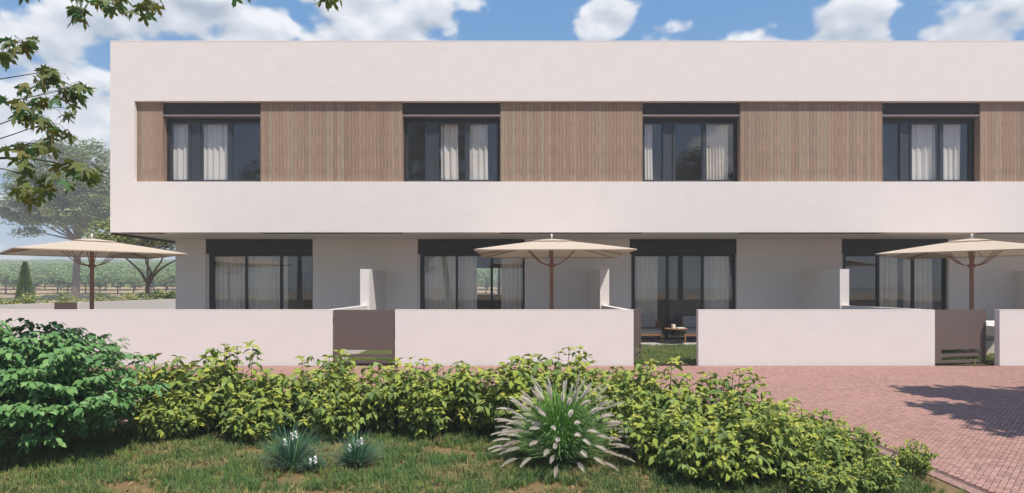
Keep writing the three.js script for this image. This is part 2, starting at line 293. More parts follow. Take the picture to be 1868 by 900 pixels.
// ---------------------------------------------------------------- curtains
function curtain(x0, x1, y0, y1, d, seed, label, fold = .13, amp = .032, group) {
  const r = rng(seed), nx = Math.ceil((x1 - x0) / .011), ny = 8, pos = [], uv = [], idx = [], ph = r() * 6, q = [r() * 6, r() * 6];
  const t = thing('curtain', label, 'curtain', [x0, y0, -d], 0, group), h = y1 - y0;
  for (let j = 0; j <= ny; j++) for (let i = 0; i <= nx; i++) {
    const x = (x1 - x0) * i / nx, v = j / ny, k = 2 * Math.PI * x / fold, bend = Math.sin(x * 7 + q[0]) * .9 + .25 * v * Math.sin(x * 3 + q[1]);
    const z = amp * (Math.sin(k + ph + bend) * .75 + Math.sin(2 * k + q[1]) * .16) * (.8 + .35 * Math.sin(x * 9 + q[1])) + .006 * Math.sin(v * 5 + x * 8);
    pos.push(x + .012 * Math.sin(v * 3 + q[0]) * (1 - v), h * v, z); uv.push(x, h * v);
  }
  for (let j = 0; j < ny; j++) for (let i = 0; i < nx; i++) { const a = j * (nx + 1) + i, b = a + 1, c = a + nx + 1; idx.push(a, b, c, b, c + 1, c); }
  const g = new THREE.BufferGeometry(); g.setAttribute('position', new THREE.Float32BufferAttribute(pos, 3)); g.setAttribute('uv', new THREE.Float32BufferAttribute(uv, 2)); g.setIndex(idx); g.computeVertexNormals();
  part(t, 'cloth', g, M.curtain); part(t, 'rail', box(0, x1 - x0, h - .005, h + .02, -.01, .01), M.aluDark);
}
{
  const U = [-8.61, -2.61, 3.39, 9.39, 15.39], y0 = 4.26, y1 = 5.80, d = 15.41;
  const up = (k, a, b, s, l, f) => curtain(U[k] + a, U[k] + b, y0, y1, d, s, l, f);
  up(0, .09, .56, 11, 'sunlit pale curtain in the narrow pane of the upper window by the corner wall', .15);
  up(0, .86, 1.50, 12, 'wide pale curtain in the middle pane of the upper window by the corner wall', .14);
  up(1, .92, 1.36, 13, 'pale curtain left gathered in the middle pane beside the dark narrow upper pane', .16);
  up(1, 1.62, 2.12, 14, 'pale curtain in the outer pane of the upper window with tree reflections', .15);
  up(2, .07, .33, 15, 'narrow gathered curtain in the slim pane of the upper window with bare middle', .07);
  up(2, 1.60, 2.25, 16, 'finely pleated curtain beside the bare middle pane of an upper window', .075);
  up(3, .88, 1.55, 17, 'pale curtain beside the mullion, next to a bare narrow upper pane', .15);
  up(3, 1.66, 2.18, 18, 'pale curtain near the jamb in the upper window above the ajar gate', .14);
  up(4, .92, 1.5, 19, 'pale curtain in the upper window of the end house', .14);
  const G = [-8.53, -2.53, 3.47, 9.47, 15.47], e0 = .09, e1 = 2.46, dd = 17.36;
  const gr = (k, a, b, s, l, f = .12) => curtain(G[k] + a, G[k] + b, e0, e1, dd, s, l, f, .035);
  gr(0, .15, 1.06, 21, 'grey sheer curtain with parasol reflection in the first patio pane');
  gr(0, 1.08, 2.22, 22, 'grey sheer curtain ending beside the bare pane of the first patio window');
  gr(1, .16, 1.07, 23, 'grey sheer curtain with tree trunk reflection in the second patio window');
  gr(1, 1.09, 1.66, 24, 'grey sheer curtain beside the gap that shows the rear window');
  gr(1, 2.36, 2.98, 25, 'grey sheer curtain behind the parasol pole side of the second patio window');
  gr(2, .18, .86, 26, 'grey curtain above the lounge chair by the open gate');
  gr(2, 2.18, 2.9, 27, 'grey curtain behind the far lounge chair beside the coffee table');
  gr(3, 1.16, 1.78, 28, 'grey curtain in the middle pane of the patio window behind the ajar gate', .15);
  gr(3, 1.92, 2.78, 29, 'grey curtain in the last pane of the patio window behind the ajar gate', .15);
}
// ---------------------------------------------------------------- garden walls, dividers and gates
const WD = 12.0, WT = .13, WH = 1.105;
function gardenWall(x0, x1, label, cat = 'garden wall') { const t = thing('garden_wall', label, cat, [x0, 0, -WD]); part(t, 'wall_body', box(0, x1 - x0, -.05, WH - .02, 0, WT, x0), M.render); part(t, 'wall_cap', box(-.0015, x1 - x0 + .0015, WH - .02, WH, -.002, WT + .002, x0, 1), M.render); }
const ends = [PX + .08, PX + .08 + 6, PX + .08 + 12, PX + .08 + 18, PX + .08 + 24], GW = 1.29;
gardenWall(-13.13, ends[0], 'long white garden wall behind the big dark green shrub');
gardenWall(ends[0] + GW - .04, ends[1], 'white garden wall between the closed gate and the wide open gate');
gardenWall(ends[1] + GW, ends[2], 'white garden wall between the wide open gate and the ajar gate');
gardenWall(ends[2] + GW, ends[3], 'white garden wall starting past the ajar gate');
for (let k = 0; k < 4; k++) {
  const x = PX + 6 * k, l = ['white dividing wall with tall end fin behind the closed gate', 'white dividing wall with tall fin partly shaded by the square parasol', 'white dividing wall with tall fin behind the ajar gate', 'white dividing wall with tall fin at the last house'][k];
  const t = thing('divider_wall', l, 'dividing wall', [x, 0, -WD - WT]);
  part(t, 'low_wall', box(-.07, .07, -.05, WH - .004, .003, 15.065 - WD - WT), M.render);
  part(t, 'fin_wall', box(-.115, .115, -.05, 2.01, 15.07 - WD - WT, DGW - .002 - WD - WT), M.render);
}
{ const t = thing('side_wall', 'low white garden wall running back beside the house end, with a dark gate', 'garden wall', [-13.065, 0, -WD - WT]);
  part(t, 'wall_body', box(-.065, .065, -.05, WH - .005, .003, 17.3 - WD - WT), M.render); part(t, 'wall_body', box(-.065, .065, -.05, WH - .005, 18.3 - WD - WT, 29 - WD - WT), M.render); }
{ const t = thing('rear_wall', 'low white garden wall closing the plots behind the house', 'garden wall', [0, 0, -29]); part(t, 'wall_body', box(-13.13, 21, -.05, WH - .005, 0, .13), M.render); }
function gate(name, label, w, pos, turn) { // leaf hangs from x = 0 to w, thin in depth
  const t = thing(name, label, 'gate', pos, turn), T = .045, H = 1.1;
  part(t, 'panel', box(.0, w, .30, H, 0, T), M.gate); part(t, 'stile', box(0, .16, .03, .299, 0, T), M.gate); part(t, 'stile', box(w - .05, w, .03, .299, 0, T), M.gate);
  part(t, 'rail', box(.161, w - .051, .155, .215, .004, T - .004), M.gate); part(t, 'rail', box(.161, w - .051, .03, .085, .004, T - .004), M.gate);
  part(t, 'hinge', box(-.014, .0, .2, .28, .005, .04), M.black); part(t, 'hinge', box(-.014, 0, .85, .93, .005, .04), M.black);
  part(t, 'handle', merge([box(w - .1, w - .06, .88, .9, T, T + .05), box(w - .2, w - .06, .88, .9, T + .05, T + .065)]), M.black);
  return t;
}
gate('garden_gate', 'closed brown metal garden gate with slotted bottom', GW - .08, [ends[0] + .016, 0, -WD - .035], 0);
gate('garden_gate', 'brown metal garden gate swung wide open towards the lounge chairs', GW - .06, [ends[1] + .03, 0, -WD - .1], 1.24);
gate('garden_gate', 'brown metal garden gate standing ajar under the far parasol', GW - .06, [ends[2] + .016, 0, -WD - .03], .19);
gate('garden_gate', 'small dark gate in the side wall beyond the house corner', .98, [-13.045, 0, -17.31], Math.PI / 2);
// ---------------------------------------------------------------- parasols
function parasol(label, x, turn, depth, A, YR, YA) {
  const t = thing('parasol', label, 'parasol', [x, 0, -depth], turn, 'beige garden parasols');
  const rim = (a) => { const c = Math.cos(a), s = Math.sin(a), k = 1 / Math.max(Math.abs(c), Math.abs(s)); return [c * k * A, s * k * A]; };
  const hgt = (r) => YA - .012 - (YA - YR - .012) * Math.pow(r, 1.12);
  const canopyGeo = (r0, r1, lift, nr) => {
    const n = 64, pos = [], uv = [], idx = [];
    for (let j = 0; j <= nr; j++) for (let i = 0; i <= n; i++) {
      const r = lerp(r0, r1, j / nr), a = i / n * 2 * Math.PI, [x, z] = rim(a), e = Math.abs(Math.sin(a * 4)), sag = 1 - .006 * e * r * r; // cloth pulls in between the ribs
      pos.push(x * r * sag, hgt(r) + lift - .014 * e * r * (1 - r) * 2.2, z * r * sag); uv.push(x * r, z * r);
    }
    for (let j = 0; j < nr; j++) for (let i = 0; i < n; i++) { const a = j * (n + 1) + i, b = a + 1, c = a + n + 1; idx.push(a, b, c, b, c + 1, c); }
    const g = new THREE.BufferGeometry(); g.setAttribute('position', new THREE.Float32BufferAttribute(pos, 3)); g.setAttribute('uv', new THREE.Float32BufferAttribute(uv, 2)); g.setIndex(idx); g.computeVertexNormals(); return g;
  };
  const cloth = part(t, 'canopy', canopyGeo(.0, 1, 0, 10), M.canopy); part(cloth, 'vent_cap', canopyGeo(0, .26, .022, 4), M.canopy);
  { // hem round the rim
    const n = 64, pos = [], uv = [], idx = [];
    for (let i = 0; i <= n; i++) { const a = i / n * 2 * Math.PI, [x, z] = rim(a), k = 1 - .006 * Math.abs(Math.sin(a * 4)); pos.push(x * k, YR, z * k, x * k * .998, YR - .022, z * k * .998); uv.push(i, 0, i, .02); }
    for (let i = 0; i < n; i++) idx.push(i * 2, i * 2 + 1, i * 2 + 2, i * 2 + 1, i * 2 + 3, i * 2 + 2);
    const g = new THREE.BufferGeometry(); g.setAttribute('position', new THREE.Float32BufferAttribute(pos, 3)); g.setAttribute('uv', new THREE.Float32BufferAttribute(uv, 2)); g.setIndex(idx); g.computeVertexNormals(); part(cloth, 'hem', g, M.canopy);
  }
  part(t, 'pole', lathe([[.045, .05], [.043, 2.2], [.036, YA - .02], [0, YA - .02]], 16), M.pole);
  part(t, 'finial', lathe([[0, .12], [.012, .115], [.024, .095], [.022, .07], [.01, .05], [.03, .03], [0, .02]].map(([q, y]) => [q, YA + y]), 14), M.white);
  part(t, 'hub', lathe([[.046, 2.0], [.075, 2.01], [.078, 2.07], [.046, 2.085]], 16), M.pole);
  for (let k = 0; k < 8; k++) {
    const a = k * Math.PI / 4, [x, z] = rim(a), p = (r, dy) => [x * r, hgt(r) + dy, z * r];
    const rb = part(t, 'rib', tube([[...p(.03, -.03), .013], [...p(.5, -.028), .013], [...p(.985, -.02), .010]], 6), M.pole);
    part(rb, 'strut', tube([[Math.cos(a) * .07, 2.04, Math.sin(a) * .07, .010], [x * .14, 2.10, z * .14, .010], [...p(.37, -.05), .010]], 6, 8), M.pole);
  }
  part(t, 'base', lathe([[0, .09], [.05, .09], [.06, .06], [.30, .05], [.32, .02], [.32, -.02], [0, -.02]], 28), M.kerb);
}
parasol('beige garden parasol over the side lawn by the house corner', -9.51, Math.PI / 4, 13.8, 1.56, 2.32, 2.66);
parasol('square beige parasol in front of the second patio window', .99, -.03, 13.4, 1.6, 2.30, 2.62);
parasol('beige garden parasol behind the ajar gate', 10.64, Math.PI / 4, 13.8, 1.56, 2.32, 2.66);

// ---------------------------------------------------------------- terrace furniture
function loungeChair(label, x) {
  const t = thing('lounge_chair', label, 'chair', [x, .062, -16.5], 0, 'wooden lounge chairs'), w = .74;
  for (const sx of [-1, 1]) { part(t, 'leg', tube([[sx * (w / 2 - .03), 0, .33, .019], [sx * (w / 2 - .035), .24, .31, .024]], 8, 3), M.teak); part(t, 'leg', tube([[sx * (w / 2 - .06), 0, -.3, .018], [sx * (w / 2 - .06), .5, -.27, .024]], 8, 3), M.teak); }
  part(t, 'seat_frame', merge([rbox(w, .055, .05, .012, 0, .215, .315), rbox(w, .055, .05, .012, 0, .215, -.27), rbox(.05, .055, .54, .012, -w / 2 + .03, .214, .02), rbox(.05, .055, .54, .012, w / 2 - .03, .214, .02)]), M.teak);
  part(t, 'seat_cushion', rbox(w - .06, .12, .64, .045, 0, .30, .03), M.cushion);
  const bc = rbox(w - .2, .34, .14, .05, 0, 0, 0); bc.rotateX(-.2); bc.translate(0, .53, -.17); part(t, 'back_cushion', bc, M.cushion);
  // bent wooden shell round the back
  const n = 24, pos = [], uv = [], idx = [];
  for (let i = 0; i <= n; i++) { const a = Math.PI * (i / n), c = Math.cos(a), s = Math.sin(a), x = c * (w / 2), z = .08 - .42 * Math.pow(s, .7), y1 = .38 + .24 * Math.pow(s, .55); for (const [k, y, o] of [[0, .24, 0], [1, y1, 0], [2, y1, 1], [3, .24, 1]]) { pos.push(x * (1 - .05 * o), y, z + .022 * o * s); uv.push(i * .06, y); } }
  for (let i = 0; i < n; i++) for (let k = 0; k < 4; k++) { const a = i * 4 + k, b = i * 4 + (k + 1) % 4; idx.push(a, b, a + 4, b, b + 4, a + 4); }
  const g = new THREE.BufferGeometry(); g.setAttribute('position', new THREE.Float32BufferAttribute(pos, 3)); g.setAttribute('uv', new THREE.Float32BufferAttribute(uv, 2)); g.setIndex(idx); g.computeVertexNormals(); part(t, 'back_shell', g, M.teak);
  for (let k = 0; k < 5; k++) part(t, 'slat', box(-w / 2 + .06 + k * .13, -w / 2 + .14 + k * .13, .225, .24, -.28, .24), M.teak);
}
loungeChair('wooden lounge chair with grey cushions beside the wide open gate', 3.83);
loungeChair('wooden lounge chair with grey cushions on the far side of the round table', 5.12);
{ const t = thing('side_table', 'small round table on a thin black pedestal between two lounge chairs', 'table', [4.48, .062, -15.96]);
  part(t, 'table_top', lathe([[0, .372], [.26, .372], [.305, .39], [.31, .402], [.30, .408], [0, .408]], 36), M.teak);
  part(t, 'pedestal', lathe([[.10, .374], [.02, .34], [.016, .05], [.03, .03]], 16), M.black); part(t, 'foot', lathe([[0, .03], [.17, .022], [.19, .01], [.19, 0], [0, 0]], 28), M.black);
  const c = thing('candle', 'cream pillar candle on the round terrace table', 'candle', [4.40, .47, -15.94]); part(c, 'wax', lathe([[0, 0], [.05, 0], [.052, .004], [.052, .10], [.046, .105], [.02, .098], [0, .098]], 20), S({ rgb: [.80, .72, .58], roughness: .5 })); part(c, 'wick', lathe([[.002, .098], [.002, .115], [0, .116]], 6), M.black);
  const bk = thing('book', 'thin pale book lying on the round terrace table', 'book', [4.58, .4705, -15.92], .2); part(bk, 'cover', rbox(.2, .006, .14, .002, 0, .003, 0), M.white); part(bk, 'pages', box(-.097, .094, .006, .018, -.066, .066), S({ rgb: [.72, .68, .6] })); part(bk, 'cover', rbox(.2, .006, .14, .002, 0, .021, 0), M.white);
}
{ const t = thing('outdoor_sofa', 'white outdoor sofa on the terrace behind the ajar gate', 'sofa', [13.2, -.004, -15.3]);
  part(t, 'base', rbox(1.7, .16, .8, .02, 0, .13, 0), M.white); part(t, 'backrest', rbox(1.7, .5, .16, .04, 0, .44, -.33), M.white);
  for (const s of [-1, 1]) { part(t, 'armrest', rbox(.14, .40, .64, .03, s * .78, .38, .075), M.white); part(t, 'seat_cushion', rbox(.69, .14, .6, .04, s * .352, .285, .06), M.white); for (const q of [-1, 1]) part(t, 'leg', box(s * .76 - .03, s * .76 + .03, 0, .05, q * .3 - .03, q * .3 + .03), M.black); } }
{ const t = thing('pouf', 'pale square pouf on the lawn behind the ajar gate', 'pouf', [10.98, -.004, -14.05]); part(t, 'body', rbox(.44, .32, .44, .03, 0, .17, 0), S({ rgb: [.66, .58, .52], roughness: .95, map: scaled(tWeave, 6) })); part(t, 'cushion', rbox(.45, .11, .45, .04, 0, .385, 0), M.cushion); }

// ---------------------------------------------------------------- leaves
function leafGeo(len, wid, droop, fold, tip = 1.0) { // along +z, upper face +y
  const st = [[0, 0], [.16, .62], [.38, 1], [.62, .86], [.82, .45], [1, 0]], pos = [], idx = [];
  st.forEach(([t, w]) => { const y = -droop * len * t * t + .04 * len * Math.sin(t * Math.PI), z = len * (t - .10 * droop * t * t); if (w === 0) pos.push(0, y, z); else { const e = wid / 2 * w * (t > .7 ? tip : 1), up = fold * e; pos.push(-e, y + up, z, 0, y, z, e, y + up, z); } });
  idx.push(0, 2, 1, 0, 3, 2); for (let k = 0; k < 3; k++) { const a = 1 + 3 * k; idx.push(a, a + 1, a + 3, a + 1, a + 4, a + 3, a + 1, a + 2, a + 4, a + 2, a + 5, a + 4); } idx.push(10, 11, 13, 11, 12, 13);
  const g = new THREE.BufferGeometry(); g.setAttribute('position', new THREE.Float32BufferAttribute(pos, 3)); g.setIndex(idx); g.computeVertexNormals(); return g;
}
const upv = new THREE.Vector3(0, 1, 0);
function leafMatrix(p, dir, roll, s) { // dir: where the leaf points
  const z = dir.clone().normalize(), x = new THREE.Vector3().crossVectors(upv, z); if (x.lengthSq() < 1e-4) x.set(1, 0, 0); x.normalize(); const y = new THREE.Vector3().crossVectors(z, x);
  const m = new THREE.Matrix4().makeBasis(x, y, z); m.multiply(new THREE.Matrix4().makeRotationZ(roll)); m.scale(new THREE.Vector3(s, s, s)); m.setPosition(p); return m;
}
// merged leaves, one mesh per tone
function mergedLeaves(parent, name, list, geos, mats) {
  mats.forEach((m, k) => {
    const mine = list.filter((l) => l.tone === k); if (!mine.length) return;
    let nv = 0, ni = 0; mine.forEach((l) => { nv += geos[l.geo].attributes.position.count; ni += geos[l.geo].index.count; });
    const pos = new Float32Array(nv * 3), nor = new Float32Array(nv * 3), idx = new Uint32Array(ni), v = new THREE.Vector3(), nm = new THREE.Matrix3(); let a = 0, b = 0;
    for (const l of mine) { const g = geos[l.geo], P0 = g.attributes.position, N0 = g.attributes.normal, I = g.index; nm.getNormalMatrix(l.m);
      for (let i = 0; i < I.count; i++) idx[b++] = I.getX(i) + a;
      for (let i = 0; i < P0.count; i++) { v.fromBufferAttribute(P0, i).applyMatrix4(l.m); pos.set([v.x, v.y, v.z], a * 3); v.fromBufferAttribute(N0, i).applyMatrix3(nm).normalize(); nor.set([v.x, v.y, v.z], a * 3); a++; } }
    const g = new THREE.BufferGeometry(); g.setAttribute('position', new THREE.BufferAttribute(pos, 3)); g.setAttribute('normal', new THREE.BufferAttribute(nor, 3)); g.setIndex(new THREE.BufferAttribute(idx, 1));
    const o = part(parent, name, g, m); o.userData.kind = 'stuff';
  });
}
function singleLeaves(parent, list, geos, mats) { for (const l of list) { const o = part(parent, 'leaf', geos[l.geo], mats[l.tone]); o.applyMatrix4(l.m); } }
function splitLeaves(list, n, score) { const s = list.map((l) => [score(l), l]).sort((a, b) => b[0] - a[0]).map((q) => q[1]); return [s.slice(0, n), s.slice(n)]; }

// ---------------------------------------------------------------- the yellow-green hedge shrubs
const hedgeMats = [[.30, .36, .04], [.20, .28, .038], [.40, .41, .05], [.12, .19, .04], [.25, .34, .075]].map((c) => leafMat(c, .25, .08));
const hedgeGeos = [leafGeo(.102, .052, .35, .3), leafGeo(.09, .05, .5, .22), leafGeo(.112, .055, .2, .38), leafGeo(.07, .036, .25, .3)];
function hedgeShrub(seed, h, wd, nStems, label) {
  const r = rng(seed), t = thing('hedge_shrub', label, 'shrub', [0, 0, 0], 0, 'yellow-green shrubs of the hedge'), leaves = [];
  const addLeaf = (p, dir, small, young) => leaves.push({ p, m: leafMatrix(p, dir, (r() - .5) * 1.3, (small ? .6 : .7) + r() * .38), geo: young && r() < .4 ? 3 : Math.floor(r() * 3), tone: young ? (r() < .6 ? 2 : 0) : r() < .3 ? 3 : r() < .45 ? 1 : r() < .6 ? 0 : 4 });
  const whorl = (p, ax, n, spread, young, ph) => { for (let k = 0; k < n; k++) { const a = ph + k * 2 * Math.PI / n + (r() - .5) * .5; addLeaf(p, new THREE.Vector3(Math.cos(a) * spread + ax.x * .4, (young ? .35 : -.35) + (r() - .5) * 1.0, Math.sin(a) * spread + ax.z * .4), young, young); } };
  for (let s = 0; s < nStems; s++) {
    const a = s * 2.4 + r() * .8, rr = wd / 2 * Math.sqrt(r() * .95 + .05), hh = h * (.55 + .45 * r()) * (1 - .30 * (rr / (wd / 2)) ** 2) * (s % 5 === 0 ? 1.12 : 1), b0 = .05 + .08 * r();
    const A = new THREE.Vector3(Math.cos(a) * b0, -.02, Math.sin(a) * b0), C = new THREE.Vector3(Math.cos(a) * rr, hh, Math.sin(a) * rr), B = new THREE.Vector3(lerp(A.x, C.x, .75), hh * .45, lerp(A.z, C.z, .75));
    const cv = new THREE.QuadraticBezierCurve3(A, B, C), pts = [0, .33, .66, 1].map((q) => { const v = cv.getPoint(q); return [v.x, v.y, v.z, lerp(.007, .0025, q)]; });
    part(t, 'stem', tube(pts, 5, 6), M.twig);
    const n = 11; for (let k = 0; k < n; k++) {
      const q = .16 + .84 * k / (n - 1), p = cv.getPoint(q), ax = cv.getTangent(q); if (p.y < .07) continue;
      whorl(p, ax, k === n - 1 ? 5 : 2 + (r() < .4 ? 1 : 0), 1, k >= n - 2, k * 1.57 + r());
      if (k > 1 && k < n - 1 && r() < .78) { // side twig
        const ta = r() * 6.28, L = .09 + .13 * r(), e = new THREE.Vector3(p.x + Math.cos(ta) * L, p.y + L * (.15 + .5 * r()) , p.z + Math.sin(ta) * L);
        whorl(e, new THREE.Vector3(Math.cos(ta), 0, Math.sin(ta)), 4, .9, r() < .4, r() * 6); whorl(p.clone().lerp(e, .55), ax, 2, 1, false, ta + 1.4);
      }
    }
  }
  const [one, rest] = splitLeaves(leaves, 110, (l) => l.p.y / h + Math.hypot(l.p.x, l.p.z) / wd * .7 + r() * .5);
  singleLeaves(t, one, hedgeGeos, hedgeMats); mergedLeaves(t, 'foliage', rest, hedgeGeos, hedgeMats);
  return t;
}
{
  const LA = 'yellow-green leafy shrub in the hedge row along the paving edge', LB = 'yellow-green leafy shrub in the mound beside the plumed grass';
  const protos = [hedgeShrub(101, .80, .82, 16, LA), hedgeShrub(102, .70, .90, 17, LA), hedgeShrub(103, .86, .74, 15, LA), hedgeShrub(104, .66, .80, 15, LA), hedgeShrub(105, .76, .86, 17, LA)];
  const r = rng(9), spots = [];
  // row along the kerb: x, depth, scale
  const hs = [1.14, 1.1, 1.18, 1.06, 1.16, 1.08, 1.2, 1.1, 1.0, 1.18, 1.14, 1.06, 1.12];
  for (let i = 0; i < 13; i++) spots.push([-3.75 + i * .42 + (r() - .5) * .16, 6.5 + (r() - .5) * .16, hs[i] * (.95 + .1 * r()), LA]);
  for (let i = 0; i < 6; i++) spots.push([-3.4 + i * .85 + (r() - .5) * .25, 6.12 + (r() - .5) * .14, .72 + .12 * r(), LA]);
  for (const [x, d, s] of [[1.02, 5.75, .86], [1.5, 5.95, 1.02], [1.98, 5.75, 1.02], [1.35, 5.2, .84], [1.85, 5.15, .88], [2.35, 5.35, .88], [2.75, 5.55, .74], [2.12, 4.75, .78], [2.58, 4.95, .62], [2.98, 5.2, .52], [1.62, 4.7, .72], [2.75, 4.5, .40], [2.3, 4.35, .5]]) spots.push([x, d, s, LB]);
  spots.forEach(([x, d, s, label], i) => { const o = i < protos.length ? protos[i] : copyOf(protos[Math.floor(r() * 5)], label); o.userData.label = label; o.userData.group = label === LA ? 'hedge row shrubs' : 'shrubs of the mound'; o.position.set(x, 0, -d); o.rotation.y = r() * 6.28; o.scale.setScalar(s); });
  for (const [x, d, s, l] of [[3.33, 4.95, .36, 'small lone yellow-green sprig at the bed corner by the brick paving']]) { const o = copyOf(protos[3], l, 'sprigs at the bed corner'); o.position.set(x, 0, -d); o.rotation.y = 1; o.scale.set(s, s * 1.35, s); }
}
// ---------------------------------------------------------------- big dark green shrub
{
  const r = rng(404), t = thing('broadleaf_shrub', 'big dark green broad-leaved shrub with short brown trunk in front of the white wall', 'shrub', [-4.32, 0, -5.55]);
  const mats = [[.13, .28, .07], [.085, .21, .05], [.19, .35, .11], [.11, .25, .08]].map((c) => leafMat(c, .2, .15)), geos = [leafGeo(.080, .046, .25, .2), leafGeo(.070, .042, .4, .18), leafGeo(.088, .048, .15, .25)], leaves = [];
  part(t, 'trunk', tube([[0, -.03, 0, .034], [.02, .14, .01, .026], [0, .34, 0, .022], [.03, .6, .02, .014]], 8), M.bark);
  const prof = [[0, .75], [.2, .95], [.45, 1.0], [.68, .80], [.86, .50], [1.01, .2]];
  for (let s = 0; s < 84; s++) {
    const a = s * 2.39996, u = Math.pow((s + .5) / 84, .85), k = prof.findIndex((q) => q[0] >= u), R = lerp(prof[k - 1][1], prof[k][1], (u - prof[k - 1][0]) / (prof[k][0] - prof[k - 1][0])) * (.55 + .45 * Math.sqrt(r())), hh = Math.min(1.25, .27 + .93 * u + .2 * (r() - .4)), x = Math.cos(a) * R * 1.02 - (u > .6 ? .12 : 0), z = Math.sin(a) * R * .85;
    const A = new THREE.Vector3(.02, .08 + .5 * u * r(), .01), C = new THREE.Vector3(x, hh, z), B = new THREE.Vector3(x * .45, lerp(A.y, hh, .75), z * .45), cv = new THREE.QuadraticBezierCurve3(A, B, C);
    part(t, 'branch', tube([0, .35, .7, 1].map((q) => { const v = cv.getPoint(q); return [v.x, v.y, v.z, lerp(.011, .003, q)]; }), 5, 6), M.bark);
    // flat sprays of leaves along the outer part of each branch
    for (let k = 0; k < 19; k++) {
      const q = .40 + .60 * k / 18, p = cv.getPoint(q), L = .22 * (1 - .35 * q) * (.6 + .7 * r()), ta = a + (k % 2 ? 1 : -1) * (1.0 + .4 * r()) * (1 - q * .4), e = new THREE.Vector3(p.x + Math.cos(ta) * L, p.y + .14 * (r() - .5), p.z + Math.sin(ta) * L);
      for (let j = 0; j < 6; j++) { const pp = p.clone().lerp(e, .2 + .8 * j / 5), la = ta + (j % 2 ? 1 : -1) * .9 * (j < 5 ? 1 : .15) + (r() - .5) * .5; leaves.push({ p: pp, m: leafMatrix(pp, new THREE.Vector3(Math.cos(la), -.38 + (r() - .5) * .8, Math.sin(la)), (r() - .5) * 1.0, .7 + .45 * r()), geo: Math.floor(r() * 3), tone: r() < .35 ? 1 : r() < .5 ? 0 : r() < .6 ? 2 : 3 }); }
    }
  }
  const [one, rest] = splitLeaves(leaves, 300, (l) => l.p.z * .9 + l.p.y * .5 + l.p.x * .2 + r() * .5);
  singleLeaves(t, one, geos, mats); mergedLeaves(t, 'foliage', rest, geos, mats);
}
// ---------------------------------------------------------------- ornamental grasses
function bladeRibbon(pts, w) { // narrow three-sided strip along points
  const n = pts.length, pos = [], idx = [];
  for (let i = 0; i < n; i++) { const a = pts[Math.max(0, i - 1)], b = pts[Math.min(n - 1, i + 1)], tx = b[0] - a[0], tz = b[2] - a[2], l = Math.hypot(tx, tz) || 1, k = w * (1 - (i / (n - 1)) ** 2) + .0003, sx = -tz / l * k, sz = tx / l * k, p = pts[i]; pos.push(p[0] - sx, p[1] + k * .3, p[2] - sz, p[0] + sx, p[1] + k * .3, p[2] + sz); }
  for (let i = 0; i < n - 1; i++) idx.push(i * 2, i * 2 + 1, i * 2 + 2, i * 2 + 1, i * 2 + 3, i * 2 + 2);
  const g = new THREE.BufferGeometry(); g.setAttribute('position', new THREE.Float32BufferAttribute(pos, 3)); g.setIndex(idx); g.computeVertexNormals(); return g;
}
const arc = (a, reach, h, n, r, b0 = .05, droop = 1) => { const o = [], bx = Math.cos(a) * b0 * r(), bz = Math.sin(a) * b0 * r(); for (let i = 0; i <= n; i++) { const t = i / n, x = reach * Math.pow(t, 1.35), y = h * (Math.sin(Math.min(1, t * .98) * Math.PI / 2 * (1 + .45 * droop)) / Math.sin(Math.PI / 2 * Math.min(1, .98 * (1 + .45 * droop)) + 0) ); o.push([bx + Math.cos(a) * x, Math.max(.0, y * (droop > .5 ? 1 : 1)), bz + Math.sin(a) * x]); } return o; };
